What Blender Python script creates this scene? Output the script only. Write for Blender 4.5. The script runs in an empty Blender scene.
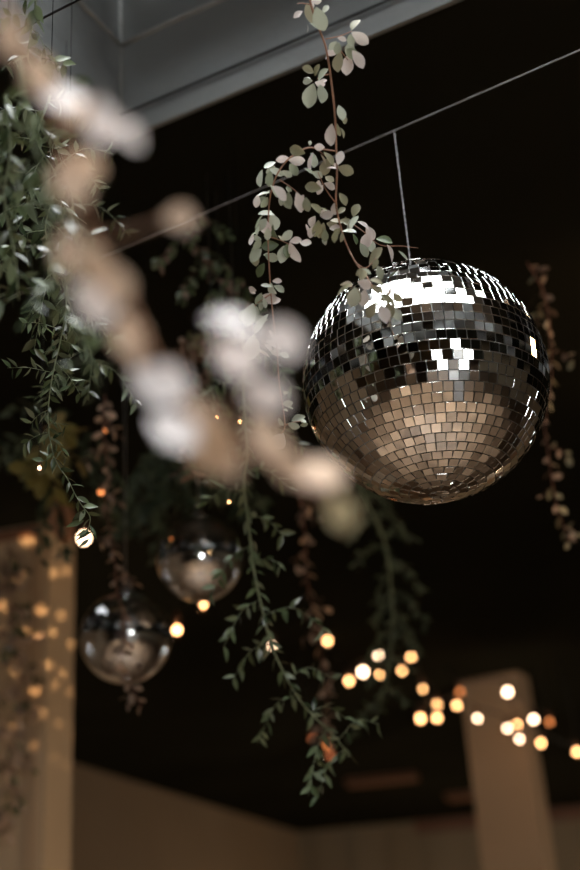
import bpy, math, random
from mathutils import Vector, Matrix
random.seed(11)
C = bpy.context.scene.collection
S = bpy.context.scene
V = Vector
# ------------------------------------------------------------------ camera frame
F = 1208.333                                   # 50 mm on a 24x36 portrait frame, in pixels
CAM = V((0, 0, 1.6))
up_c = V((112 - 290, 435 + 2160, -F)).normalized()
y_c = (V((0, 0, -1)) - V((0, 0, -1)).dot(up_c) * up_c).normalized()
x_c = y_c.cross(up_c)
R = Matrix((x_c, y_c, up_c))                   # camera axes -> world axes
RIGHT = R @ V((1, 0, 0)); UPV = R @ V((0, 1, 0)); BACK = R @ V((0, 0, 1))
def ray(x, y): return R @ V(((x - 290) / F, (435 - y) / F, -1))
def at(x, y, d): return CAM + ray(x, y) * d
def hz(x, y, z=3.25):
    r = ray(x, y); return CAM + r * ((z - CAM.z) / r.z)
def onplane(x, y, p, n):
    r = ray(x, y); return CAM + r * ((p - CAM).dot(n) / r.dot(n))
def depth(p): return (p - CAM).dot(-BACK)
ZC = 3.25

# ------------------------------------------------------------------ materials
def newmat(name):
    m = bpy.data.materials.new(name); m.use_nodes = True
    nt = m.node_tree; return m, nt, nt.nodes['Principled BSDF']
def mat(name, col, rough=.6, metal=0, noise=0, scale=8, bump=0, spec=.5, bscale=None):
    m, nt, b = newmat(name)
    b.inputs['Roughness'].default_value = rough; b.inputs['Metallic'].default_value = metal
    b.inputs['Specular IOR Level'].default_value = spec
    b.inputs['Base Color'].default_value = (*col, 1)
    if noise or bump:
        tc = nt.nodes.new('ShaderNodeTexCoord')
        n = nt.nodes.new('ShaderNodeTexNoise'); n.inputs['Scale'].default_value = scale; n.inputs['Detail'].default_value = 6
        nt.links.new(tc.outputs['Object'], n.inputs['Vector'])
        if noise:
            r = nt.nodes.new('ShaderNodeMix'); r.data_type = 'RGBA'
            r.inputs[6].default_value = (*[c * (1 - noise) for c in col], 1); r.inputs[7].default_value = (*[min(1, c * (1 + noise)) for c in col], 1)
            nt.links.new(n.outputs['Fac'], r.inputs[0]); nt.links.new(r.outputs[2], b.inputs['Base Color'])
        if bump:
            n2 = nt.nodes.new('ShaderNodeTexNoise'); n2.inputs['Scale'].default_value = bscale or scale * 3; n2.inputs['Detail'].default_value = 8
            nt.links.new(tc.outputs['Object'], n2.inputs['Vector'])
            bp = nt.nodes.new('ShaderNodeBump'); bp.inputs['Strength'].default_value = bump; bp.inputs['Distance'].default_value = .02
            nt.links.new(n2.outputs['Fac'], bp.inputs['Height']); nt.links.new(bp.outputs['Normal'], b.inputs['Normal'])
    return m
def leafmat(name, c1, c2, back, rough=.45, trans=.25, spec=.5):
    """leaf colour varies leaf by leaf; underside paler"""
    m, nt, b = newmat(name)
    g = nt.nodes.new('ShaderNodeNewGeometry')
    mx = nt.nodes.new('ShaderNodeMix'); mx.data_type = 'RGBA'
    mx.inputs[6].default_value = (*c1, 1); mx.inputs[7].default_value = (*c2, 1)
    nt.links.new(g.outputs['Random Per Island'], mx.inputs[0])
    m2 = nt.nodes.new('ShaderNodeMix'); m2.data_type = 'RGBA'; m2.inputs[7].default_value = (*back, 1)
    nt.links.new(g.outputs['Backfacing'], m2.inputs[0]); nt.links.new(mx.outputs[2], m2.inputs[6])
    nt.links.new(m2.outputs[2], b.inputs['Base Color'])
    b.inputs['Roughness'].default_value = rough; b.inputs['Specular IOR Level'].default_value = spec
    t = nt.nodes.new('ShaderNodeBsdfTranslucent'); nt.links.new(m2.outputs[2], t.inputs['Color'])
    ms = nt.nodes.new('ShaderNodeMixShader'); ms.inputs[0].default_value = trans
    nt.links.new(b.outputs[0], ms.inputs[1]); nt.links.new(t.outputs[0], ms.inputs[2])
    nt.links.new(ms.outputs[0], nt.nodes['Material Output'].inputs['Surface'])
    return m
def emit(name, col, s):
    m, nt, b = newmat(name)
    b.inputs['Base Color'].default_value = (*col, 1)
    b.inputs['Emission Color'].default_value = (*col, 1); b.inputs['Emission Strength'].default_value = s
    return m
def thin_glass(name, tint=(1, 1, 1), ior=1.45):
    m, nt, b = newmat(name)
    t = nt.nodes.new('ShaderNodeBsdfTransparent'); t.inputs[0].default_value = (*tint, 1)
    g = nt.nodes.new('ShaderNodeBsdfGlossy'); g.inputs['Roughness'].default_value = .03
    fr = nt.nodes.new('ShaderNodeFresnel'); fr.inputs['IOR'].default_value = ior
    ms = nt.nodes.new('ShaderNodeMixShader')
    nt.links.new(fr.outputs[0], ms.inputs[0]); nt.links.new(t.outputs[0], ms.inputs[1]); nt.links.new(g.outputs[0], ms.inputs[2])
    nt.links.new(ms.outputs[0], nt.nodes['Material Output'].inputs['Surface'])
    return m
M = {}
M['mirror'] = mat('mirror glass', (.90, .90, .88), .025, 1)
M['grout'] = mat('silver ball core', (.34, .33, .31), .35, .6)
M['steel'] = mat('steel', (.55, .54, .52), .3, 1)
M['wire'] = mat('grey steel wire', (.42, .42, .42), .4, .5)
M['black_cable'] = mat('black rubber cable', (.012, .012, .012), .5)
M['plaster_black'] = mat('black painted ceiling', (.017, .017, .012), .85, noise=.4, scale=1.2, spec=.0)
M['plaster_grey'] = mat('grey painted plaster', (.195, .206, .204), .65, noise=.22, scale=2.2, bump=.25, bscale=14, spec=.35)
M['plaster_rough'] = mat('rough grey plaster', (.175, .183, .18), .7, noise=.28, scale=3, bump=.9, bscale=9, spec=.3)
M['bead'] = mat('raised grey plaster bead', (.30, .30, .28), .6, noise=.3, scale=12, bump=.5, spec=.3)
M['cream'] = mat('cream painted wall', (.33, .25, .165), .8, noise=.15, scale=1.1, spec=.2)
M['curtain'] = mat('beige wall', (.26, .21, .14), .85, noise=.2, scale=1.0, spec=.2)
M['pillar'] = mat('cream painted pillar', (.40, .31, .21), .7, noise=.08, scale=3, spec=.3)
M['pillar_tan'] = mat('tan painted pillar', (.34, .245, .16), .7, noise=.1, scale=3, spec=.3)
M['brown'] = mat('red brown wood', (.16, .075, .04), .6, noise=.3, scale=5)
M['ring_brown'] = mat('red brown bark', (.36, .18, .10), .6, noise=.35, scale=20)
M['cord'] = mat('dull dark cord', (.01, .01, .009), 1, spec=0)
M['floor'] = mat('tan wooden floor', (.35, .225, .135), .5, noise=.55, scale=1.6)
def planks(m):
    nt = m.node_tree; b = nt.nodes['Principled BSDF']; src = b.inputs['Base Color'].links[0].from_socket
    tc = nt.nodes.new('ShaderNodeTexCoord'); br = nt.nodes.new('ShaderNodeTexBrick')
    br.inputs['Scale'].default_value = 1; br.inputs['Brick Width'].default_value = 1.8; br.inputs['Row Height'].default_value = .22; br.inputs['Mortar Size'].default_value = .006
    br.inputs['Color1'].default_value = (1, 1, 1, 1); br.inputs['Color2'].default_value = (.42, .38, .34, 1); br.inputs['Mortar'].default_value = (.1, .08, .06, 1)
    mx = nt.nodes.new('ShaderNodeMix'); mx.data_type = 'RGBA'; mx.blend_type = 'MULTIPLY'; mx.inputs[0].default_value = 1
    nt.links.new(tc.outputs['Object'], br.inputs['Vector']); nt.links.new(src, mx.inputs[6]); nt.links.new(br.outputs['Color'], mx.inputs[7]); nt.links.new(mx.outputs[2], b.inputs['Base Color'])
planks(M['floor'])
M['frame'] = mat('white painted frame', (.6, .6, .58), .5)
M['glass'] = thin_glass('window glass')
M['socket'] = mat('dark bronze socket', (.10, .05, .03), .4, .4)
M['tint_glass'] = thin_glass('dimmed skylight glass', (.42, .42, .43))  # tint only dims the daylight of the added skylights
M['amber_glass'] = thin_glass('clear bulb glass', (1, .93, .85))
M['glow'] = emit('warm bulb glow', (1, .52, .22), 13)
M['glow_white'] = emit('pale warm bulb glow', (1, .72, .50), 16)
M['glow_dim'] = emit('dim orange bulb glow', (1, .34, .11), 2.2)
M['glow_faint'] = emit('faint red bulb glow', (1, .32, .14), .8)
M['lamp_face'] = emit('spotlight lens', (1, .62, .3), 16)
M['stem'] = mat('reddish brown twig', (.30, .15, .09), .6, noise=.3, scale=40)
M['stem_dark'] = mat('dark brown twig', (.16, .07, .045), .6)
M['stem_green'] = mat('green stalk', (.22, .27, .16), .5)
M['stem_tan'] = mat('tan brown twig', (.42, .22, .12), .6)
M['silver_leaf'] = leafmat('silvery green leaf', (.25, .28, .18), (.54, .57, .46), (.56, .52, .45), .32)
M['pale_leaf'] = leafmat('pale pinkish leaf', (.62, .56, .50), (.78, .70, .66), (.70, .58, .50), .5)
M['olive_leaf'] = leafmat('olive leaf', (.24, .23, .13), (.36, .33, .22), (.46, .40, .30), .5)
M['green_leaf'] = leafmat('dark green glossy leaf', (.024, .042, .018), (.11, .135, .06), (.13, .16, .095), .22, .12, .75)
M['mid_leaf'] = leafmat('mid green leaf', (.09, .13, .06), (.19, .24, .13), (.2, .24, .15), .35, .2)
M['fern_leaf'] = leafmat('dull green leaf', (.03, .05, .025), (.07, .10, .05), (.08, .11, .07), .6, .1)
M['tan_leaf'] = leafmat('dry tan leaf', (.50, .33, .20), (.66, .50, .38), (.62, .46, .34), .55, .3)
M['cream_leaf'] = leafmat('creamy pink leaf', (.84, .75, .70), (.90, .84, .82), (.82, .72, .66), .5, .25)
M['brown_leaf'] = leafmat('dusty brown leaf', (.15, .10, .07), (.32, .24, .18), (.28, .20, .15), .6, .15)
M['straw_leaf'] = leafmat('straw coloured leaf', (.5, .42, .24), (.6, .5, .3), (.5, .42, .3), .5, .25)
M['yellow_leaf'] = leafmat('yellow green leaf', (.20, .18, .045), (.32, .28, .09), (.32, .28, .12), .5, .3)

# ------------------------------------------------------------------ mesh helpers
class MB:
    def __init__(s): s.v = []; s.f = []; s.mi = []
    def add(s, vs, fs, mi=0):
        o = len(s.v); s.v += [tuple(v) for v in vs]; s.f += [tuple(i + o for i in f) for f in fs]; s.mi += [mi] * len(fs)
    def build(s, name, mats, parent=None, smooth=True):
        me = bpy.data.meshes.new(name); me.from_pydata(s.v, [], s.f)
        if not isinstance(mats, (list, tuple)): mats = [mats]
        for m in mats: me.materials.append(m)
        me.polygons.foreach_set('material_index', s.mi); me.polygons.foreach_set('use_smooth', [smooth] * len(s.f)); me.update()
        o = bpy.data.objects.new(name, me); C.objects.link(o)
        if parent:
            o.parent = parent; o.location = -parent.location
        return o
    def tube(s, pts, r0, r1=None, n=8, mi=0, caps=True):
        r1 = r0 if r1 is None else r1
        k = len(pts); vs = []; fs = []; ref = V((.3, .5, .81))
        for i, p in enumerate(pts):
            d = (pts[min(i + 1, k - 1)] - pts[max(i - 1, 0)]).normalized()
            a = d.cross(ref).normalized(); b = d.cross(a)
            r = r0 + (r1 - r0) * i / (k - 1)
            for j in range(n):
                t = 2 * math.pi * j / n; vs.append(p + a * r * math.cos(t) + b * r * math.sin(t))
        for i in range(k - 1):
            for j in range(n):
                fs.append((i * n + j, i * n + (j + 1) % n, (i + 1) * n + (j + 1) % n, (i + 1) * n + j))
        if caps: fs.append(tuple(range(n - 1, -1, -1))); fs.append(tuple((k - 1) * n + j for j in range(n)))
        s.add(vs, fs, mi)
    def lathe(s, c, ax, prof, n=16, mi=0):
        """prof: list of (along axis, radius)"""
        ax = ax.normalized(); a = ax.cross(V((.31, .5, .8))).normalized(); b = ax.cross(a); vs = []; fs = []
        for h, r in prof:
            for j in range(n):
                t = 2 * math.pi * j / n; vs.append(c + ax * h + (a * math.cos(t) + b * math.sin(t)) * r)
        for i in range(len(prof) - 1):
            for j in range(n):
                fs.append((i * n + j, i * n + (j + 1) % n, (i + 1) * n + (j + 1) % n, (i + 1) * n + j))
        fs.append(tuple(range(n - 1, -1, -1))); fs.append(tuple((len(prof) - 1) * n + j for j in range(n)))
        s.add(vs, fs, mi)
    def prism(s, poly, z0, z1, mi=0):
        n = len(poly); vs = [(p[0], p[1], z0) for p in poly] + [(p[0], p[1], z1) for p in poly]
        s.add(vs, [tuple(range(n - 1, -1, -1)), tuple(range(n, 2 * n))] + [(i, (i + 1) % n, n + (i + 1) % n, n + i) for i in range(n)], mi)
    def obox(s, o, a, b, c, mi=0):
        """box from corner o with edge vectors a, b, c"""
        vs = [o, o + a, o + a + b, o + b, o + c, o + a + c, o + a + b + c, o + b + c]
        s.add(vs, [(3, 2, 1, 0), (4, 5, 6, 7), (0, 1, 5, 4), (1, 2, 6, 5), (2, 3, 7, 6), (3, 0, 4, 7)], mi)
    def ball(s, c, r, n=12, mi=0, sz=1.0):
        prof = [(-r * sz * math.cos(math.pi * i / n), max(r * math.sin(math.pi * i / n), 1e-4)) for i in range(n + 1)]
        s.lathe(c, V((0, 0, 1)), prof, n * 2 if n < 12 else 24, mi)
    def leaf(s, base, d, nrm, L, W, curl=.15, fold=.18, shape=.5, mi=0):
        d = d.normalized(); side = d.cross(nrm)
        if side.length < 1e-3: side = d.orthogonal()
        side.normalize(); nrm = side.cross(d).normalized()
        st = (0, .12, .3, .5, .7, .87, 1.0); vs = []; fs = []
        for i, t in enumerate(st):
            if shape > .6:   w = math.sin(math.pi * t ** 1.25) ** .62                    # obovate, rounded
            elif shape > .3: w = math.sin(math.pi * t) ** .75
            else:            w = math.sin(math.pi * t ** .8) ** 1.15                     # lance
            if i == 0: w = .06
            if i == 6: w = .10 if shape > .3 else .03
            w *= W * .5
            c = base + d * (L * t) - nrm * (L * curl * t * t)
            vs += [c - side * w + nrm * w * fold, c, c + side * w + nrm * w * fold]
            if i: 
                o = (i - 1) * 3
                fs += [(o, o + 1, o + 4, o + 3), (o + 1, o + 2, o + 5, o + 4)]
        s.add(vs, fs, mi)
def empty(name, loc, label, cat, group=None):
    o = bpy.data.objects.new(name, None); C.objects.link(o); o.location = loc; o.empty_display_size = .05
    tag(o, label, cat, group); return o
def tag(o, label, cat, group=None):
    o['label'] = label; o['category'] = cat
    if group: o['group'] = group
    return o
def struct(o): o['kind'] = 'structure'; return o
def smoothpath(pts, sub=6):
    """Catmull-Rom through the points"""
    P = [pts[0] * 2 - pts[1]] + list(pts) + [pts[-1] * 2 - pts[-2]]; out = []
    for i in range(1, len(P) - 2):
        for k in range(sub):
            t = k / sub; a, b, c, d = P[i - 1:i + 3]
            out.append(.5 * ((2 * b) + (c - a) * t + (2 * a - 5 * b + 4 * c - d) * t * t + (3 * b - a - 3 * c + d) * t ** 3))
    out.append(pts[-1]); return out
def rv(): return V((random.gauss(0, 1), random.gauss(0, 1), random.gauss(0, 1))).normalized()

# ------------------------------------------------------------------ setting
Cn = hz(298, 832); Lw = hz(80, 765); Rw = hz(560, 808)
dl = (Lw - Cn).normalized(); dr = (Rw - Cn).normalized()
A = Cn + dl * ((Cn.y + 9) / -dl.y)                       # left wall meets the rear wall (y = -9)
B = Cn + dr * ((9 - Cn.x) / dr.x)                        # far wall meets the right wall (x = 9)
poly = [(A.x, -9), (9, -9), (9, B.y), (Cn.x, Cn.y)]
m = MB(); m.prism(poly, -.1, 0); struct(m.build('floor', M['floor'], smooth=False))
def wall(name, p, q, mt, z0=0, z1=ZC):
    p = V((p[0], p[1], 0)); q = V((q[0], q[1], 0)); d = (q - p); n = V((d.y, -d.x, 0)).normalized() * .15
    m = MB(); m.obox(p + V((0, 0, z0)), d, n, V((0, 0, z1 - z0))); return struct(m.build(name, mt, smooth=False))
m = MB(); nL = V((dl.y, -dl.x, 0)) * .15
if nL.x > 0: nL = -nL
m.obox(V((Cn.x, Cn.y, 0)), V((A.x - Cn.x, -9 - Cn.y, 0)), nL, V((0, 0, ZC))); struct(m.build('wall_left', M['cream'], smooth=False))
nF = V((-dr.y, dr.x, 0)) * .15
if nF.y < 0: nF = -nF
m = MB(); m.obox(V((Cn.x, Cn.y, 0)), V((9 - Cn.x, B.y - Cn.y, 0)), nF, V((0, 0, ZC))); struct(m.build('wall_far', M['curtain'], smooth=False))
m = MB(); m.obox(V((9, -9, 0)), V((.15, 0, 0)), V((0, B.y + 9, 0)), V((0, 0, ZC))); struct(m.build('wall_right', M['curtain'], smooth=False))
# rear wall with glazed doors that let the daylight in
doors = [(1.0, 2.5), (3.3, 4.8), (5.6, 7.1)]
m = MB(); xs = A.x
for a, b in doors + [(9, 9)]:
    m.obox(V((xs, -9.15, 0)), V((a - xs, 0, 0)), V((0, .15, 0)), V((0, 0, ZC))); 
    if a < 9: m.obox(V((a, -9.15, 2.1)), V((b - a, 0, 0)), V((0, .15, 0)), V((0, 0, ZC - 2.1)))
    xs = b
struct(m.build('wall_rear', M['curtain'], smooth=False))
for i, (a, b) in enumerate(doors):
    m = MB()
    for x in (a, b - .06, (a + b) / 2 - .03): m.obox(V((x, -9.12, 0)), V((.06, 0, 0)), V((0, .08, 0)), V((0, 0, 2.1)))
    for z in (0, 1.0, 2.04): m.obox(V((a + .06, -9.11, z)), V((b - a - .12, 0, 0)), V((0, .06, 0)), V((0, 0, .06)))
    o = struct(m.build('door_%d' % (i + 1), M['frame'], smooth=False))
    m = MB(); m.obox(V((a + .06, -9.085, .06)), V((b - a - .12, 0, 0)), V((0, .008, 0)), V((0, 0, 1.98)))
    g = m.build('door_glass', M['glass'], smooth=False); g.parent = o
# skylight shaft cut through the ceiling
w0 = hz(121, 138); w1 = hz(450, 0)
sd = (w1 - w0).normalized(); sp = V((sd.y, -sd.x, 0))                 # along the far edge / towards the camera
SA, SB = 2.7, 3.6
c00 = w0; c10 = w0 + sd * SA; c11 = c10 + sp * SB; c01 = w0 + sp * SB
# ceiling: outer polygon with the opening, as four fans, closed with a slab above
def ring(m, outer, inner, z0, z1):
    n = len(outer)
    vs = [(p[0], p[1], z) for z in (z0, z1) for p in list(outer) + list(inner)]
    fs = []
    for i in range(n):
        j = (i + 1) % n
        fs += [(i, j, n + j, n + i)[::-1], (2 * n + i, 2 * n + j, 3 * n + j, 3 * n + i), (n + i, n + j, 3 * n + j, 3 * n + i), (i, j, 2 * n + j, 2 * n + i)]
    m.add(vs, fs)
from mathutils.geometry import tessellate_polygon
ADDED_SKYLIGHTS = [(.96, 1.55, 2.8, 3.45), (-2.7, 1.4, -1.02, 3.3), (2.45, -.9, 4.3, 1.3), (-4.0, -.6, -2.0, 1.2)]  # unseen openings added so the small mirror balls reflect bright sky
outer = [(A.x - .2, -9.2), (9.2, -9.2), (9.2, B.y + .2), (Cn.x - .3, Cn.y + .3)]
holes = [[(c + e * .010)[:2] for c, e in ((c01, sp - sd), (c11, sp + sd), (c10, sd - sp), (c00, -sd - sp))]] + [[(a, b), (c, b), (c, d), (a, d)] for a, b, c, d in ADDED_SKYLIGHTS]
m = MB(); loops = [outer] + holes; flat = [p for l in loops for p in l]; nn_ = len(flat)
tri = tessellate_polygon([[V((p[0], p[1], 0)) for p in l] for l in loops])
fs = [tuple(t) for t in tri] + [tuple(k + nn_ for k in t) for t in tri]; o_ = 0
for l in loops:
    for k in range(len(l)): q = (k + 1) % len(l); fs.append((o_ + k, o_ + q, nn_ + o_ + q, nn_ + o_ + k))
    o_ += len(l)
m.add([(p[0], p[1], ZC) for p in flat] + [(p[0], p[1], ZC + .12) for p in flat], fs)
struct(m.build('ceiling', M['plaster_black'], smooth=False))
Z1 = ZC + .25; Z2 = 3.75; INS = .05
def shaft_face(name, p, q, out, mt, ins_dir, zlow=ZC - .004):
    """lower band, then the upper band standing a little in from it, with a plaster bead on the joint"""
    m = MB(); up = V((0, 0, 1))
    P = V((p.x, p.y, zlow)); Q = V((q.x, q.y, zlow)); L = Q - P; le = L.normalized() * .11
    m.obox(P, L, out * .0098, up * .125); m.obox(P + up * .125 - le, L + le * 2, out * .11, up * (Z1 - zlow - .125))
    P2 = V((p.x, p.y, Z1)); m.obox(P2 + out * .012 - le, L + le * 2, out * .10, up * (Z2 - Z1))
    w = struct(m.build(name, mt, smooth=False))
    b = MB(); n = 40; pts = []
    for i in range(n + 1):
        pts.append(V((p.x, p.y, Z1)) + L * (i / n) - out * .001 + up * random.uniform(-.002, .002))
    b.tube(pts, .006, .006, 6); o = b.build('trim_bead', M['bead']); o.parent = w
    return w
shaft_face('wall_skylight_far', c00, c10, -sp, M['plaster_grey'], sp)
shaft_face('wall_skylight_left', c01, c00, -sd, M['plaster_rough'], sd)
shaft_face('wall_skylight_right', c11, c10, sd, M['plaster_grey'], -sd)
shaft_face('wall_skylight_near', c01, c11, sp, M['plaster_grey'], -sp)
# corner bead
m = MB(); m.tube([V((c00.x, c00.y, ZC)) + (sd + sp) * .001, V((c00.x, c00.y, Z2 - .06)) + (sd + sp) * .001], .0035, n=6); o = struct(m.build('trim_1', M['bead']))
# skylight window: frame with bars, and glass
m = MB(); zf = Z2 - .06
o3 = lambda a, b, z: V((w0.x, w0.y, z)) + sd * a + sp * b
for a, b, la, lb in ((0, 0, SA, .25), (0, SB - .06, SA, .06), (0, .25, .06, SB - .31), (SA - .06, .25, .06, SB - .31), (SA * .5 - .02, .25, .04, SB - .37)):
    m.obox(o3(a, b, zf), sd * la, sp * lb, V((0, 0, .06)))
wf = struct(m.build('window_1', M['plaster_grey'], smooth=False))
m = MB(); m.obox(o3(.06, .25, zf + .025), sd * (SA - .12), sp * (SB - .31), V((0, 0, .008))); g = m.build('window_glass', M['glass'], smooth=False); g.parent = wf

for i_, (a, b, c, d) in enumerate(ADDED_SKYLIGHTS):  # frames and panes of the skylights added for their reflection
    m = MB()
    for x0, y0, x1, y1 in ((a - .05, b - .05, c + .05, b), (a - .05, d, c + .05, d + .05), (a - .05, b, a, d), (c, b, c + .05, d)):
        m.obox(V((x0, y0, ZC + .12)), V((x1 - x0, 0, 0)), V((0, y1 - y0, 0)), V((0, 0, .12)))
    m.obox(V(((a + c) / 2 - .03, b, ZC + .18)), V((.06, 0, 0)), V((0, d - b, 0)), V((0, 0, .06)))
    wf = struct(m.build('window_%d' % (i_ + 2), M['plaster_grey'], smooth=False))
    m = MB(); m.obox(V((a, b, ZC + .205)), V((c - a, 0, 0)), V((0, d - b, 0)), V((0, 0, .008))); g = m.build('window_glass', M['tint_glass'], smooth=False); g.parent = wf
# pillars
def pillar(name, p1, pdir, wa, wb, mt, flip):
    P = V((p1.x, p1.y, 0)); a = pdir.normalized(); b = V((-a.y, a.x, 0)) * flip
    m = MB(); m.obox(P, a * wa, b * wb, V((0, 0, ZC)))
    return struct(m.build(name, mt, smooth=False)), P, a, b
P1 = hz(51, 521); PL = hz(0, 530)
pl, pP, pa, pb = pillar('pillar', P1, PL - P1, .62, .20, M['pillar'], -1)
if (V((P1.x, P1.y, 0)) + pb).y < P1.y:
    pass
Q1 = hz(517, 671); Q2 = hz(462, 681)
pr, qP, qa, qb = pillar('pillar', Q1, Q2 - Q1, .36, .20, M['pillar_tan'], -1)
# trims: rebate strips and a cap on the left pillar, cornice on the walls
nA = -pb                                               # outward of the broad face
m = MB()
for off in (.035, .062): m.obox(V((P1.x, P1.y, 0)) + pa * off + nA * .006, pa * .010, -nA * .006, V((0, 0, ZC - .05)))
struct(m.build('trim_2', M['pillar_tan'], smooth=False))
m = MB(); m.obox(V((P1.x, P1.y, ZC - .05)) + nA * .018 + pa * .03, pa * .60, -nA * .018, V((0, 0, .035)))
struct(m.build('trim_3', M['brown'], smooth=False))
m = MB(); m.obox(V((Cn.x, Cn.y, ZC - .13)) - nF.normalized() * .04 + dr * 1.3, dr * 7, nF.normalized() * .04, V((0, 0, .13))); struct(m.build('trim_4', M['brown'], smooth=False))
# shallow brown ceiling battens
for i, (x0, y0, x1, y1) in enumerate(((345, 784, 415, 777), (445, 799, 470, 796))):
    a = hz(x0, y0, ZC - .05); b = hz(x1, y1, ZC - .05); d = b - a; n = V((-d.y, d.x, 0)).normalized()
    m = MB(); m.obox(a, d, n * .25, V((0, 0, .05))); struct(m.build('trim_%d' % (5 + i), M['brown'], smooth=False))
# folds of the far wall (faint upright battens)
m = MB()
for k in range(14):
    o = V((Cn.x, Cn.y, 0)) + dr * (.15 + k * .42) - nF.normalized() * .03
    m.obox(o, dr * .05, nF.normalized() * .03, V((0, 0, ZC - .14)))
struct(m.build('trim_7', M['curtain'], smooth=False))

# ------------------------------------------------------------------ mirror balls
def disco_ball(c, rad, tile, jit, label, top_z, group, thick, cord_r):
    root = empty('disco_ball', c, label, 'disco ball', group)
    core = MB(); core.ball(c, rad - thick * .9, 24); core.build('core', M['grout'], root)
    t = MB(); rows = max(8, round(math.pi * rad / tile)); dlat = math.pi / rows
    for i in range(rows):
        lat = -math.pi / 2 + (i + .5) * dlat
        n = max(4, round(2 * math.pi * rad * math.cos(lat) / tile)); off = random.random()
        for k in range(n):
            lo = 2 * math.pi * (k + off) / n
            nn = V((math.cos(lat) * math.cos(lo), math.cos(lat) * math.sin(lo), math.sin(lat)))
            e = V((-math.sin(lo), math.cos(lo), 0)); u = nn.cross(e)
            wrow = 2 * math.pi * rad * math.cos(lat) / n
            j = jit * (3.0 if random.random() < .2 else 1)
            jn = (nn + e * random.gauss(0, j) + u * random.gauss(0, j)).normalized()
            ee = (e - jn * e.dot(jn)).normalized(); uu = jn.cross(ee)
            hw = min(wrow, tile) * .462 * random.uniform(.97, 1.01); hh = rad * dlat * .462
            cc = c + nn * (rad - thick * .2)
            vs = []
            for z, sh in ((-thick * .8, 1), (-thick * .12, 1), (0, .965)):
                for sx, sy in ((-1, -1), (1, -1), (1, 1), (-1, 1)): vs.append(cc + jn * z + ee * (sx * hw * sh) + uu * (sy * hh * sh))
            t.add(vs, [(8, 9, 10, 11)] + [(4 * a + q, 4 * a + (q + 1) % 4, 4 * a + 4 + (q + 1) % 4, 4 * a + 4 + q) for a in (0, 1) for q in range(4)])
    t.build('mirror_tiles', M['mirror'], root, smooth=False)
    cap = MB(); cap.lathe(c + V((0, 0, rad - .004)), V((0, 0, 1)), [(0, .022), (.008, .022), (.012, .012), (.022, .010), (.024, .004)], 20)
    cp = cap.build('hanging_cap', M['steel'], root)
    ringm = MB(); pts = [c + V((.008 * math.cos(a), 0, rad + .028 + .008 * math.sin(a))) for a in [2 * math.pi * q / 16 for q in range(17)]]
    ringm.tube(pts, .0013, n=6); ro = ringm.build('ring', M['steel']); ro.parent = cp; ro.matrix_parent_inverse = Matrix.Identity(4); ro.location = (0, 0, 0)
    cd = MB(); z0 = c.z + rad + .034; n = max(12, int((top_z - z0) / .004))
    for ph in (0, math.pi):
        pts = [V((c.x + cord_r * math.cos(ph + i * .9), c.y + cord_r * math.sin(ph + i * .9), z0 + (top_z - z0) * i / n)) for i in range(n + 1)]
        cd.tube(pts, cord_r * .8, n=5)
    cd.build('twisted_cord', M['wire'], root)
    return root
BC = at(425, 382, 1.95); BR = 1.95 * 122.5 / F * 1.0
# height of the wire over the big ball
lo, hi = BC.z, ZC
for _ in range(40):
    z = (lo + hi) / 2; p = V((BC.x, BC.y, z)) - CAM; y = 435 + F * p.dot(UPV) / p.dot(BACK)
    if y > 130: lo = z
    else: hi = z
WZ = lo
disco_ball(BC, BR, .0157, .026, 'large mirror ball hanging from the thin wire above it', WZ, 'mirror balls', .003, .0007)
S1c = at(200, 559, 3.0); S2c = at(126, 637.5, 3.1)
disco_ball(S1c, 3.0 * 43.5 / F, .008, .006, 'small blurred mirror ball beside the long green garland, the higher of two', ZC, 'mirror balls', .002, .0007)
disco_ball(S2c, 3.1 * 46 / F, .008, .006, 'small blurred mirror ball with a dry twig poking out below it', ZC, 'mirror balls', .002, .0007)

# ------------------------------------------------------------------ wires
def line_to_walls(p, q):
    """extend the level line p-q to the room's walls"""
    d = (q - p).normalized(); out = []
    for sgn in (-1, 1):
        best = 99
        for (a, b) in (((A.x, -9), (Cn.x, Cn.y)), ((Cn.x, Cn.y), (9, B.y)), ((9, B.y), (9, -9)), ((9, -9), (A.x, -9))):
            ex, ey = b[0] - a[0], b[1] - a[1]; dx, dy = d.x * sgn, d.y * sgn
            den = dx * ey - dy * ex
            if abs(den) < 1e-9: continue
            t = ((a[0] - p.x) * ey - (a[1] - p.y) * ex) / den; u = ((a[0] - p.x) * dy - (a[1] - p.y) * dx) / den
            if t > 0 and -.001 <= u <= 1.001: best = min(best, t - .03)
        out.append(p + d * sgn * best)
    return out
a, b = line_to_walls(hz(115, 252, WZ), hz(580, 50, WZ))
m = MB(); m.tube([a, b], .0011, n=6); tag(m.build('wire', M['wire']), 'thin grey wire stretched across the room, holding the large mirror ball', 'wire')
zc = ZC + .055
m = MB(); m.tube([V((w0.x, w0.y, zc)) + sp * .006 + sd * t for t in (.0, .9, 1.8, SA)], .0028, n=6)
tag(m.build('cable', M['black_cable']), 'black cable running along the grey skylight side just above its lower edge', 'cable')
a, b = line_to_walls(hz(31, 24, 3.05), hz(78, 0, 3.05))
m = MB(); m.tube([a, b], .0022, n=6); tag(m.build('cable', M['black_cable']), 'black cable crossing the top corner of the picture over green leaves', 'cable')

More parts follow.
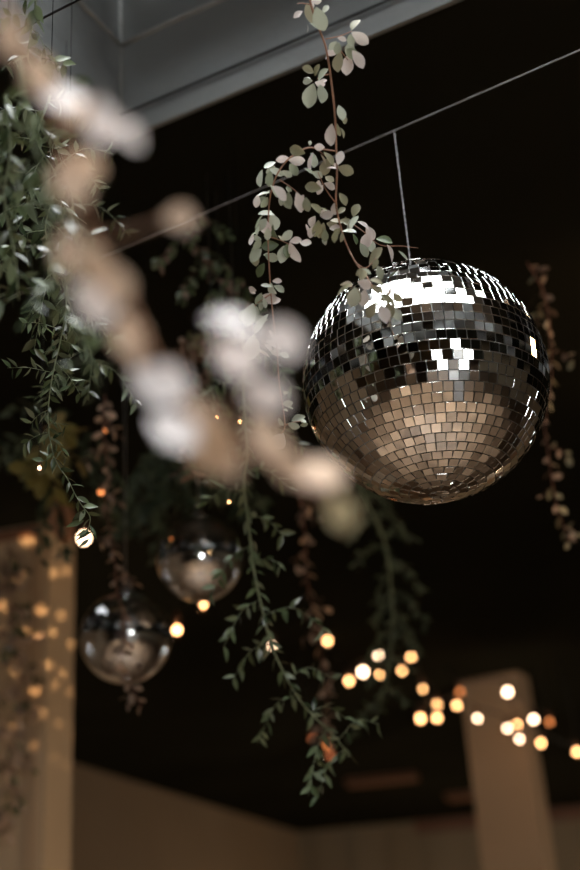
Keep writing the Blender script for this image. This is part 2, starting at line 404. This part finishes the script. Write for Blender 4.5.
# ------------------------------------------------------------------ vines
def px(dx, dy): return RIGHT * dx - UPV * dy
def vine(name, label, cat, stem_mat, main, leaf_mats, twigs=(), r=(.0016, .0010), group=None, extra_up=True, topz=None):
    """main: world points from the top down. returns root, foliage builder"""
    pts = list(main)
    if extra_up:
        t = pts[0]; z = topz or ZC
    if max(p.z for p in pts) > z: print('HIGH', label, [round(p.z, 2) for p in pts])
    root = empty(name, pts[0], label, cat, group)
    if z > pts[0].z + .02:
        m = MB(); m.tube([pts[0], V((pts[0].x, pts[0].y, z))], .0007, n=5); m.build('hanging_cord', M['cord'], root)
    m = MB(); sp_ = smoothpath(pts); m.tube(sp_, r[0], r[1], 7); m.build('stem', stem_mat, root)
    for tw in twigs:
        m = MB(); m.tube(smoothpath(tw, 4), r[1] * .8, r[1] * .45, 6); m.build('twig', stem_mat, root)
    return root, MB(), smoothpath(main)
def pleaf(mb, x, y, L, ang, d, asp=.62, mi=0, shape=.7, face=.75, curl=None, tilt=.45):
    """a leaf centred on the photograph point x, y at distance d; L in pixels; ang = direction of the tip, clockwise from right"""
    Lm = L * d / F * 1.2; t = math.radians(ang)
    dirv = (px(math.cos(t), math.sin(t)) + BACK * random.uniform(-tilt, tilt)).normalized()
    nrm = (BACK * face + rv() * .55 + V((0, 0, .25)))
    base = at(x, y, d) - dirv * Lm * .5
    mb.leaf(base, dirv, nrm, Lm, Lm * asp, curl=random.uniform(-.05, .22) if curl is None else curl, fold=random.uniform(.1, .5), shape=shape, mi=mi)

# --- the sharp silvery vine (0 silvery, 1 pale/pinkish, 2 olive)
D = 1.72
def P(*l): return [at(x, y, D) for x, y in l]
main = [at(300, -60, D), at(310, 0, D), at(319, 28, D), at(326, 48, D), at(331, 79, D), at(334.5, 110, D), at(336, 138, D), at(337, 172, D), at(336, 200, D), at(338, 216, D), at(345.5, 242, D), at(356, 263, D - .02), at(366, 275, D - .03)]
ND = D - .04
arc = P((335, 151), (320, 149), (307, 148), (292, 156), (281, 168), (274, 182), (269.6, 201), (268, 232), (269, 263), (271, 294), (274, 325), (277, 352), (279, 380), (282, 400), (285, 426), (281, 434))
tw = [P((325.5, 39), (340, 36), (352, 31)), P((330, 74), (322, 76), (317, 79)), P((312, 5), (301, 3), (297, 4)), P((338, 47), (344, 55), (348, 60)),
      P((280, 180), (292, 188), (302, 197)), P((270, 237), (280, 240), (289.3, 244.3)), P((337, 205), (325, 188), (318, 172)), P((336, 168), (330, 160), (318, 150)),
      [at(350, 222, D), at(364, 232, D + .12), at(380, 245, D + .2), at(400, 246, D + .24), at(418, 248, D + .26)], [at(356, 263, ND), at(366, 268, ND), at(376, 258, ND)],
      [at(366, 275, D - .03), at(376, 292, D - .06), at(388, 305, D - .06)], P((285, 425), (294, 422), (302, 421)), P((271, 294), (262, 300), (254, 308), (252, 330))]
root, fol, _ = vine('leafy_vine', 'sharp silvery green vine hanging beside the large mirror ball and touching its top', 'vine', M['stem'], main, None, tw, (.0018, .0012), topz=Z2 - .06)
m = MB(); m.tube(smoothpath(arc), .0013, .0008, 6); m.build('side_shoot', M['stem'], root)
LV = """320,19,20,70,0 325.5,9,9,-60,0 310,13,18,75,2 298,14,9,150,1 313,25,7,30,0 316,1,9,0,1 355,24,14,-65,2 360,38,17,30,1 351,40,10,80,0 342,39,8,10,1
337.6,48,10,100,0 350,49,13,100,0 331.5,53,9,190,1 339.3,62,17,95,2 347.4,65,17,95,1 358.3,58.6,17,55,1 352,54,14,50,0 308,70,11,200,2 317,70,10,-70,2 323,75,13,-50,0
307.4,81.4,9,180,0 320,83.6,9,10,1 310.5,95.7,20,105,0 322,93,16,80,0 341,112.4,14,75,0 344,118.6,8,60,2 331,134.8,18,95,1 338,130,11,80,2 310,143,5,-80,0 297,150.7,15,200,2
319.5,147,9,180,1 310,162,17,110,1 313.5,160,13,80,0 282.7,159,11,160,1 296.7,160.6,14,5,1 293.6,169.3,13,60,0 270,165,11,155,0 260.5,178,15,100,0 276,172,12,30,0 287.4,173.5,9,30,0
309,171.4,9,30,0 317.8,174.5,9,30,0 328.8,158,14,50,2 325.3,167,14,100,2 339.8,158,13,-75,1 345.8,170,14,20,2 332,168,8,0,1 313.3,187.5,14,190,2 320,189.6,9,120,1 329.4,178.6,9,30,2
329.8,186,11,20,1 269.8,178.6,14,90,0 280,193,17,40,1 263.6,194,11,170,0 256.8,201,11,100,1 264.7,202.4,10,120,0 274,191,12,60,0 283,199,12,110,0 289.5,199,12,80,0 299,202.4,17,75,1
307,204.5,12,80,0 288.5,189,6,30,0 342.7,199,12,60,2 316.4,208.6,14,30,2 334.4,208.6,10,90,1 326.7,215,12,0,1 323.6,209.7,8,30,2 355.7,210.3,12,-70,2 341.2,211,9,-40,2 312.4,221.4,10,120,1
312,231.7,11,110,1 317,228.6,14,100,2 325.2,235.5,10,90,0 335.6,236,11,110,2 341.8,237,8,90,2 335,228,10,0,1 346.6,222.4,12,20,2 349.2,231,12,0,0 354.2,222.4,13,-60,0 336.2,221.4,11,200,2
322.8,228.6,10,100,2 376,256.5,18,-50,2 375,264,9,-70,2 344.5,288.6,17,155,2 353.4,297,17,100,0 358,295,13,80,2 364,298,14,95,1 364,284.5,13,20,1 376.6,281.4,12,10,2 377.6,289.7,12,20,2
379.7,272,11,70,0 362,275,11,-70,2 367,271,9,20,0 371.4,310,14,120,2 377.6,306,12,60,2 383.8,313.5,16,70,1 389,310,14,80,2 393,302,13,60,2 386,298,11,30,2 397,314.5,12,70,0
266.8,213.3,14,190,0 258.3,221,14,130,0 266,227,14,80,1 273.8,221.8,14,70,0 258.3,230,10,100,0 274.6,232.7,14,80,3 267.6,234.2,10,90,0 255.2,233.5,9,150,0 270,245.9,15,170,3 257.5,244.3,11,110,0
251.8,239.7,10,100,1 256,255.2,14,130,0 255.2,259,12,90,2 271.5,257.5,12,20,0 260.6,270,13,120,3 287,235.8,13,-30,0 295.5,240.4,10,-10,1 305.6,243,11,10,1 293.7,252.8,19,70,1 287,250.5,12,90,3
282.3,254.4,15,100,0 280.8,238,7,40,2 277,281,8,0,1 266.3,286,9,190,0 270.8,288,9,90,0 279,288.8,10,30,0 252.2,289.4,8,200,1 258.4,298.6,11,120,0 269.8,298,13,20,1 264.3,302.5,10,80,0
250.2,315,20,105,0 254.5,311,12,80,0 260.4,323,20,130,0 271,333.7,7,60,1 273,344.5,15,20,1 251.6,347.4,22,100,0 262,353,15,20,2 275,353,10,30,2 284,355,9,20,0 287.7,403.5,9,0,0
286,392,5,20,0 290.7,408,5,10,0 279,441,16,120,1 281,421.6,8,60,0 297.5,418.7,11,-20,0 293.6,425.6,10,20,0 302.4,420.7,7,10,0"""
for q in LV.split():
    x, y, L, a, k = map(float, q.split(','))
    dd = D + random.uniform(-.025, .02)
    if 340 < x and y > 262: dd = D - .06 + random.uniform(-.015, .01)
    if random.random() < .45: pleaf(fol, x + random.uniform(-5, 5), y + random.uniform(-5, 5), L * random.uniform(.6, .95), a + random.uniform(-70, 70), dd + .012, .64, int(k), tilt=.8, curl=.35)
    pleaf(fol, x, y, L, a, dd, .86 if (x, y) == (279, 441) else random.uniform(.58, .72), int(k))
for q in "363,225.5,12,30,1 370.3,232.8,13,60,1 367,240,16,120,1 355,239,10,70,3 364,250,13,60,0 391,253,16,60,1 384,240,14,10,3 403.5,255.5,12,40,0 372,246,12,80,0".split():
    x, y, L, a, k = map(float, q.split(',')); pleaf(fol, x, y, L, a, D + .12 + max(0, x - 364) * .003, .62, int(k))
LM = [M['silver_leaf'], M['pale_leaf'], M['olive_leaf'], M['mid_leaf']]
fol.build('foliage', LM, root)

# --- garlands of narrow leaves, drooping from alternating sides of stem and shoots
def dress(mb, pts, step, L, asp, mi_w, spread=.9, droop=.8, shape=.2, curl=.15, up_face=.4, start=0):
    """leaves along a smooth path"""
    acc = 0; side = 1
    for i in range(1, len(pts)):
        seg = pts[i] - pts[i - 1]; acc += seg.length
        while acc > step:
            acc -= step; side = -side
            if i / len(pts) < start: continue
            d = seg.normalized(); lat = d.cross(BACK).normalized() * side
            dirv = (d * random.uniform(.1, .7) + lat * spread * random.uniform(.5, 1.2) + V((0, 0, -1)) * droop * random.uniform(.3, 1.1) + rv() * .35).normalized()
            nrm = (BACK * up_face + V((0, 0, 1)) * .5 + rv() * .6)
            l = L * random.uniform(.7, 1.2); r_ = random.random(); k = 0
            for j, w in enumerate(mi_w):
                if r_ < w: k = j; break
                r_ -= w
            mb.leaf(pts[i] - seg * random.random(), dirv, nrm, l, l * asp * random.uniform(.8, 1.15), curl * random.uniform(.2, 1.8), .25, shape, k)
def garland(label, pix, d, L, step, shoots, mats, mi_w=(1,), name='green_garland', cat='garland', stem='stem_green', asp=.36, r=(.0018, .0008), spread=.9, droop=.8, shape=.2, sl=.09, group='hanging green garlands', shoot_pts=(), jit=.02, start=0, sdense=.8):
    main = [at(p[0], p[1], p[2] if len(p) > 2 else d) + RIGHT * random.uniform(-jit, jit) * .2 for p in pix]
    path = smoothpath(main, 8); tws = []
    for k in range(shoots):
        i = int((k + .5 + random.uniform(-.3, .3)) / shoots * (len(path) - 2)); 
        s = path[i]; sg = 1 if k % 2 else -1; d0 = (path[i + 1] - path[i]).normalized(); lat = d0.cross(BACK).normalized() * sg
        ln = sl * random.uniform(.6, 1.2)
        e = s + (lat * .8 + d0 * .4 + rv() * .45).normalized() * ln; mid = (s + e) / 2 + V((0, 0, .12 * ln)); e = e - V((0, 0, .25 * ln))
        tws.append([s, mid, e])
    for a_, b_ in shoot_pts:
        s = at(*a_, d); e = at(*b_, d + random.uniform(-.04, .04)); tws.append([s, (s + e) / 2 + V((0, 0, .004)), e])
    root, fol, pth = vine(name, label, cat, M[stem], main, None, tws, r, group)
    dress(fol, path, step, L, asp, mi_w, spread, droop, shape, start=start)
    for t in tws: dress(fol, smoothpath(t, 5), step * sdense, L * .95, asp, mi_w, spread, droop, shape)
    return root, fol, mats
def done(g): g[1].build('foliage', [M[k] for k in g[2]], g[0]); return g[0]

G = ('green_leaf', 'mid_leaf')
tipg = (garland('dark green garland in sharp focus whose tip ends over a bright bulb', [(66, 285), (65.5, 311), (60.7, 341), (55, 362), (50, 381), (48, 408), (48, 426), (50, 437), (57, 461), (65.5, 479), (76, 494), (83.5, 505.4), (88, 517), (89, 531)],
     1.85, .0215, .0082, 0, G, (.7, .3), spread=1.0, droop=.55, r=(.0013, .0006), sl=.05,
     shoot_pts=[((50, 372), (7, 368)), ((57, 363), (80, 394)), ((49, 392), (61, 392)), ((62, 330), (22, 322)), ((51, 437), (68, 459)), ((48, 424), (68, 427)), ((48, 432), (22, 446)), ((58, 350), (38, 356)), ((60, 340), (78, 350)), ((62, 318), (80, 340)), ((48, 410), (30, 424)), ((57, 458), (42, 462))]))
for x, y, L, a in ((83, 536, 15, 155), (84, 543, 11, 140), (87, 533, 9, 100), (75, 524, 17, 160), (78, 516, 16, 140)): pleaf(tipg[1], x, y, L, a, 1.85, .34, 0, .2)
done(tipg)
done(garland('green garland with soft leaves before the grey skylight side at the top', [(33, -30), (36, 5), (28, 35), (30, 62), (42, 74)], 1.7, .026, .010, 5, G, (.45, .55), asp=.45, sl=.05))
done(garland('thick dark green garland at the edge of the picture, upper part', [(2, 95), (10, 150), (6, 200), (14, 260), (20, 300)], 1.45, .030, .010, 12, G, (.8, .2), sl=.11))
done(garland('dark green garland with glossy leaf tips behind the pinkish blurred branch', [(48, 95), (40, 140), (55, 180), (48, 230), (62, 290)], 1.75, .026, .009, 14, G, (.7, .3), sl=.10))
done(garland('blurred garland with shiny bluish highlights hanging nearer than the others', [(20, 60), (34, 130), (46, 190), (50, 250), (62, 305), (88, 345), (98, 385)], 1.12, .022, .013, 6, G, (.85, .15), sl=.05, asp=.45))
done(garland('dense dark garland half hidden behind the shiny blurred one', [(66, 160), (72, 210), (60, 262), (75, 320), (92, 352), (88, 400)], 2.15, .028, .010, 12, G, (.75, .25), sl=.11))
done(garland('long green garland hanging between the small mirror balls and the dotted lights', [(242, 330), (243, 400), (246, 450), (244, 480), (248, 530), (254, 570), (264, 610), (275, 650), (296, 695), (318, 720), (334, 738), (348, 757)], 2.35, .029, .0115, 18, G, (.3, .7), sl=.10, r=(.0036, .0010), asp=.38, sdense=.9))
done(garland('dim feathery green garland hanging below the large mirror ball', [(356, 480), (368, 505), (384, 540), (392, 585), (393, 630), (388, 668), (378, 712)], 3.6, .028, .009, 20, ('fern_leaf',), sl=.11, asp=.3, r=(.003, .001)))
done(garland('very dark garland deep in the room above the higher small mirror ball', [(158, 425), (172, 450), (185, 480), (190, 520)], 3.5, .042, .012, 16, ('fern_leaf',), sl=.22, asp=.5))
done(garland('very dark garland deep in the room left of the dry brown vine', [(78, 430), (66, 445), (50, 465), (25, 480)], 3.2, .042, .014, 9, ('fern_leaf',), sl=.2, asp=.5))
done(garland('dark round-leaved vine deep in the room beside the silvery one', [(188, 215), (196, 248), (215, 275), (232, 300), (222, 335), (205, 372), (196, 400)], 2.8, .026, .009, 12, ('mid_leaf', 'brown_leaf'), (.8, .2), 'leafy_vine', 'vine', 'stem_dark', .7, sl=.09, shape=.7, group='round-leaved vines'))
done(garland('yellow green leafy sprig blurred behind the sharp garland', [(44, 425), (50, 445), (48, 462), (38, 476)], 3.0, .055, .010, 5, ('yellow_leaf',), (1,), 'leafy_vine', 'vine', 'stem_dark', .6, sl=.08, shape=.7, group='round-leaved vines'))
# dry brownish vines
def dry(label, pix, d, n, L=.03, seed=1, mats=('brown_leaf', 'tan_leaf'), w=(.75, .25), sl=.05, step=.011, r=(.0022, .0012)):
    return done(garland(label, pix, d, L, step, n, mats, w, 'dry_vine', 'vine', 'stem_dark', .58, r, 1.0, .6, .7, sl, 'dry brownish vines'))
dry('dry brown vine running down in front of the lower small mirror ball', [(104, 395), (103, 430), (107, 470), (106, 510), (114, 545), (118, 590), (124, 630), (120, 668), (132, 684), (140, 708)], 2.86, 8, .028, step=.014, mats=('brown_leaf', 'tan_leaf'), w=(.6, .4))
dry('dry reddish vine hanging beside the long green garland, dim bulbs at its foot', [(300, 495), (304, 540), (308, 580), (314, 620), (320, 655), (327, 700), (328, 745)], 3.4, 6, .030, step=.020)
dry('dry tan vine showing past the right side of the large mirror ball', [(528, 262), (545, 300), (552, 370), (545, 420), (548, 455), (556, 500), (568, 545)], 3.0, 7, .026, step=.019, mats=('brown_leaf', 'olive_leaf'), w=(.6, .4))
dry('dark dry vine hanging down in front of the cream pillar', [(6, 545), (10, 590), (17, 640), (18, 700), (13, 760), (8, 835)], 3.9, 16, .040, sl=.07, mats=('brown_leaf', 'green_leaf'))
dry('small dry vine between the blurred branch and the long green garland', [(186, 362), (198, 395), (196, 420), (188, 450), (196, 478)], 2.7, 4, .028, mats=('mid_leaf', 'brown_leaf'), w=(.5, .5))

# --- foreground branch, far out of focus
D0 = .66
main = [at(-8, -75, D0), at(4, 0, D0), at(18, 50, D0), at(45, 95, D0), at(72, 170, D0), at(92, 235, D0), at(128, 300, D0), at(165, 378, D0), at(200, 425, D0), at(258, 455, D0), at(308, 488, D0), at(345, 515, D0)]
tws = [[at(92, 235, D0), at(130, 232, D0), at(178, 214, D0)], [at(45, 92, D0), at(85, 112, D0), at(125, 132, D0)], [at(165, 375, D0), at(205, 345, D0), at(265, 340, D0)], [at(200, 425, D0), at(230, 405, D0), at(268, 395, D0)]]
root, fol, _ = vine('pinkish_branch', 'large blurred pinkish tan branch crossing close in front of everything', 'branch', M['stem_tan'], main, None, tws, (.0018, .0009))
for q in """12,35,40,80,0 38,72,36,60,0 60,98,42,20,1 80,112,40,60,0 100,122,40,90,1 126,134,34,30,1 70,182,50,75,0 84,165,34,20,0 70,250,46,100,0 95,262,44,70,0
94,302,46,40,1 118,285,36,80,0 130,335,44,70,0 142,356,40,100,0 160,384,54,20,1 174,430,48,30,1 180,218,30,-10,0 231,324,46,10,1 236,358,44,30,1 280,340,48,10,1
264,396,42,20,1 212,440,62,80,0 198,412,36,50,0 228,462,36,60,0 266,440,52,50,0 308,482,48,10,0 324,468,40,20,0 342,510,34,70,2 288,466,34,40,0""".split():
    x, y, L, a, k = map(float, q.split(',')); pleaf(fol, x, y, L, a, D0 + random.uniform(-.02, .02), .72, int(k))
fol.build('foliage', [M['tan_leaf'], M['cream_leaf'], M['straw_leaf']], root)

# dark brown loop before the top of the cream pillar
LD = 4.15; lc = at(61, 518, LD)
pts = []
for i in range(33):
    t = 2 * math.pi * i / 32; ca, sa = math.cos(t), math.sin(t)
    pts.append(lc + px((ca * 10 + sa * 4) * LD / F, (sa * 22) * LD / F) + BACK * .03 * ca)
m = MB(); m.tube(pts, .014, n=10, caps=False)
lp = empty('hanging_loop', lc, 'brown ring hanging in front of the top of the cream pillar', 'ring')
m.build('ring', M['ring_brown'], lp)
m = MB(); t = pts[24]; m.tube([t, V((t.x, t.y, ZC))], .003, n=6); m.build('cord', M['stem_dark'], lp)

# ------------------------------------------------------------------ string lights
def strings(label, bulbs, group='strings of round warm bulbs', ends=()):
    """bulbs: (x, y, distance, kind, radius)"""
    P_ = [at(b[0], b[1], b[2] * (.93 if b[2] > 6 else 1)) for b in bulbs]; sc = bulbs[0][5] if len(bulbs[0]) > 5 else 1
    hang = [p + V((0, 0, .062 * sc)) for p in P_]
    root = empty('string_lights', hang[0], label, 'string lights', group)
    path = [V((hang[0].x - .05, hang[0].y + .1, ZC))] + [h for h in hang] + [V((hang[-1].x + .0, hang[-1].y + .1, ZC))]
    if len(bulbs) > 9: path[0] = V((hang[0].x, hang[0].y + .25, ZC))
    if len(bulbs) == 1: path = [V((hang[0].x, hang[0].y, ZC)), (hang[0] + V((hang[0].x, hang[0].y, ZC))) / 2, hang[0]]
    if ends: path = [ends[0]] + hang + [ends[1]]
    m = MB(); m.tube(smoothpath(path, 5), .0045 * min(1, sc * 1.5) if len(bulbs) > 1 else .001, n=6); m.build('cable', M['black_cable'], root)
    for p, b in zip(P_, bulbs):
        k = b[5] if len(b) > 5 else 1
        rr = b[4] if len(b) > 4 else .0135
        s = MB(); s.lathe(p, V((0, 0, 1)), [(a_ * k, b_ * k) for a_, b_ in ((.022, .010), (.028, .013), (.05, .013), (.056, .008), (.064, .006))], 12); so = s.build('socket', M['socket'], root)
        g = MB(); g.lathe(p, V((0, 0, 1)), [(a_ * k, b_ * k) for a_, b_ in ((-.024, .002), (-.022, .010), (-.012, .020), (0, .0235), (.010, .020), (.018, .013), (.024, .0105))], 16); go = g.build('bulb', M['amber_glass'], root)
        e = MB(); e.ball(p, rr, 10); eo = e.build('glowing_core', M[{'w': 'glow_white', 'd': 'glow_dim', 'f': 'glow_faint'}.get(b[3], 'glow')], None); eo.parent = go
    return root
strings('string of warm bulbs just right of the dim feathery garland', [(349, 681, 6.8, 'n'), (363, 672, 6.6, 'w', .017), (379, 675, 7, 'n', .011), (378.5, 655.5, 7, 'w', .012), (383, 645, 7.2, 'd'), (402, 671, 7, 'n', .011), (411, 656.5, 7.1, 'n')])
strings('string of warm bulbs sagging across the front of the tan pillar', [(423, 689, 6.9, 'n', .009), (437, 705, 6.9, 'n'), (420.5, 718.5, 6.7, 'n', .015), (437, 718, 6.8, 'n', .014), (457, 705.5, 7, 'n', .013), (477.5, 718.5, 7, 'w', .011), (507.5, 728.5, 7, 'w', .011), (519.5, 739, 7, 'w', .011), (541, 743, 7.1, 'n'), (577, 752, 7.1, 'n')])
strings('string of bulbs at the top of the tan pillar, with the whitest bulb', [(460, 692, 7.2, 'd'), (507.5, 692, 7.1, 'w', .016), (517, 725, 7.3, 'n'), (533.5, 719.5, 7.2, 'w', .014), (549.5, 722, 7.3, 'd')])
strings('string of dim reddish bulbs below the tip of the long green garland', [(313, 739, 6.6, 'f'), (328, 745, 6.6, 'd'), (330.5, 755.5, 6.6, 'f')])
strings('pair of bulbs shining beside the dry reddish vine', [(318, 641, 6.8, 'f'), (327.5, 641, 6.6, 'n')])
def lone(label, x, y, d, kind='n', rr=.0135, k=1):
    return strings(label, [(x, y, d, kind, rr, k)], 'single warm bulbs on drop cables')
lone('bright bulb glowing behind the tip of the sharp dark green garland', 84, 538, 4.35, 'w', .019)
lone('bulb glowing through the leaves of the long green garland', 272, 646, 6.5, 'w', .008)
lone('small bulb within the yellow green sprig', 39.5, 468, 2.3, 'w', .0022, .25)
lone('bulb beside the right edge of the lower small mirror ball', 177, 630, 4.2, 'n', .013)
lone('bulb just under the higher small mirror ball', 203.5, 605, 4.2, 'n', .008)
lone('small orange bulb in the dry brown vine', 101, 492, 3.0, 'd', .007, .4)
lone('small orange bulb high in the dry brown vine', 106, 430, 3.0, 'd', .005, .4)
lone('tiny bulb between blurred branch and small dry vine', 216, 418, 2.4, 'n', .0022, .2)
lone('tiny bulb glinting at the upper part of the long green garland', 240, 422, 2.4, 'n', .0022, .2)
lone('tiny bulb low beside the stem of the long green garland', 229, 502, 2.4, 'n', .002, .2)

# ------------------------------------------------------------------ lamps and daylight
def spot_dir(o, d): o.rotation_euler = d.to_track_quat('-Z', 'Y').to_euler()
def light(kind, loc, power, col, **kw):
    l = bpy.data.lights.new(kind.lower() + '_lamp', kind); l.energy = power; l.color = col
    for k, v in kw.items(): setattr(l, k, v)
    o = bpy.data.objects.new(l.name, l); C.objects.link(o); o.location = loc; return o
WARM = (1, .60, .30)
sl_dir = R @ V((.869, .283, -.406)).normalized()
SLP = BC + sl_dir * 3.0
if SLP.z > ZC - .2: SLP = BC + sl_dir * ((ZC - .2 - BC.z) / sl_dir.z)
# spotlight fixture on the ceiling, off to the right, aimed at the mirror balls
aim = (V((-.6, 4.4, 2.6)) - SLP).normalized()
fx = empty('spotlight', V((SLP.x, SLP.y, ZC)), 'small ceiling spotlight with warm lens, seen mirrored in the large ball', 'spotlight')
m = MB(); m.lathe(SLP, -aim, [(-.01, .045), (.0, .05), (.12, .05), (.14, .02)], 20); m.build('housing', M['black_cable'], fx)
m = MB(); m.ball(SLP + aim * .04, .075, 12); m.build('lens', M['lamp_face'], fx)
m = MB(); m.tube([SLP - aim * .1, V((SLP.x - aim.x * .1, SLP.y - aim.y * .1, ZC))], .008); m.build('bracket', M['black_cable'], fx)
o = light('SPOT', SLP + aim * .13, 18, WARM, shadow_soft_size=.04, spot_size=math.radians(80), spot_blend=.6); spot_dir(o, aim)
# narrow spots added in place of beams the mirror ball throws on the pillar
for x, y, s, e in ((27, 539, 1.25, 1.2), (17, 575, 1.1, 1), (54, 573, 1, .9), (66, 571, 1, .9), (4, 606, 1, 1), (41, 610.5, 1, 1), (61, 615.5, 1, .9), (25.6, 634, 1.1, 1), (52.5, 632, .95, .9), (71.6, 644.5, 1, .8),
                   (49, 665, .9, .8), (16.5, 670.5, 1, .8), (63, 673.4, .9, .7), (35, 691, 1, .8), (55, 685, .8, .6), (70, 692, .9, .45), (42.6, 713.5, .8, .5), (59, 724, .8, .35), (73.6, 734.6, .8, .3), (34, 746, .8, .3), (54.6, 757, .8, .2), (12, 727, .9, .35), (1, 634, 1, .8), (66, 766, .8, .15)):
    if x > 47: n_ = V((-pa.x, -pa.y, 0)); pt = onplane(x, y, V((P1.x, P1.y, 0)), n_)
    else: n_ = nA; pt = onplane(x, y, V((P1.x, P1.y, 0)), n_)
    sc_ = S2c + px(-.6, -.25) * .0; src = sc_ + (pt - sc_).normalized() * (3.1 * 46 / F + .02)
    o = light('SPOT', src, 150 * e, WARM, shadow_soft_size=.004, spot_size=math.radians(1.75 * s), spot_blend=.35); spot_dir(o, pt - src)
# unseen warm lights added low down to brighten the far walls and pillars
W2 = (1, .73, .48)
light('POINT', (-2.3, 7.2, .5), 75, W2, shadow_soft_size=.1)
light('POINT', (1.6, 10.9, .5), 45, W2, shadow_soft_size=.1)
light('POINT', (5.5, 10.9, .5), 45, W2, shadow_soft_size=.1)
for loc, tgt, e in (((.9, 2.6, .35), (-.95, 4.5, 2.5), 105), ((2.6, 4.6, .35), (1.2, 7.1, 2.6), 130)):
    o = light('SPOT', loc, e, W2, shadow_soft_size=.05, spot_size=math.radians(34), spot_blend=.8); spot_dir(o, V(tgt) - V(loc))
# portals for the daylight
def portal(c, nrm, sx, sy, xdir):
    l = bpy.data.lights.new('daylight_portal', 'AREA'); l.shape = 'RECTANGLE'; l.size = sx; l.size_y = sy; l.cycles.is_portal = True
    o = bpy.data.objects.new('daylight_portal', l); C.objects.link(o)
    z = -nrm.normalized(); x = xdir.normalized(); y = z.cross(x)
    o.matrix_world = Matrix.Translation(c) @ Matrix((x, y, z)).transposed().to_4x4()
portal(o3(SA / 2, .25 + (SB - .31) / 2, Z2 + .02), V((0, 0, -1)), SA, SB - .25, sd)
for a, b, c, d in ADDED_SKYLIGHTS: portal(V(((a + c) / 2, (b + d) / 2, ZC + .26)), V((0, 0, -1)), c - a, d - b, V((1, 0, 0)))
for a, b in doors: portal(V(((a + b) / 2, -9.2, 1.05)), V((0, 1, 0)), b - a, 2.1, V((1, 0, 0)))
w = bpy.data.worlds.new('World'); S.world = w; w.use_nodes = True
bg = w.node_tree.nodes['Background']; bg.inputs[0].default_value = (.95, .98, 1, 1); bg.inputs[1].default_value = 11.5

# ------------------------------------------------------------------ camera
cd = bpy.data.cameras.new('camera'); cam = bpy.data.objects.new('camera', cd); C.objects.link(cam); S.camera = cam
cam.matrix_world = Matrix.Translation(CAM) @ R.to_4x4()
cd.sensor_fit = 'VERTICAL'; cd.sensor_height = 36; cd.lens = 50; cd.clip_start = .02
cd.dof.use_dof = True; cd.dof.focus_distance = 1.83; cd.dof.aperture_fstop = 1.9
S.view_settings.view_transform = 'Standard'; S.view_settings.look = 'None'; S.view_settings.gamma = 1; S.view_settings.exposure = .13
S.cycles.max_bounces = 8; S.cycles.caustics_reflective = False; S.cycles.caustics_refractive = False
S.cycles.use_denoising = True; S.cycles.sample_clamp_indirect = 8
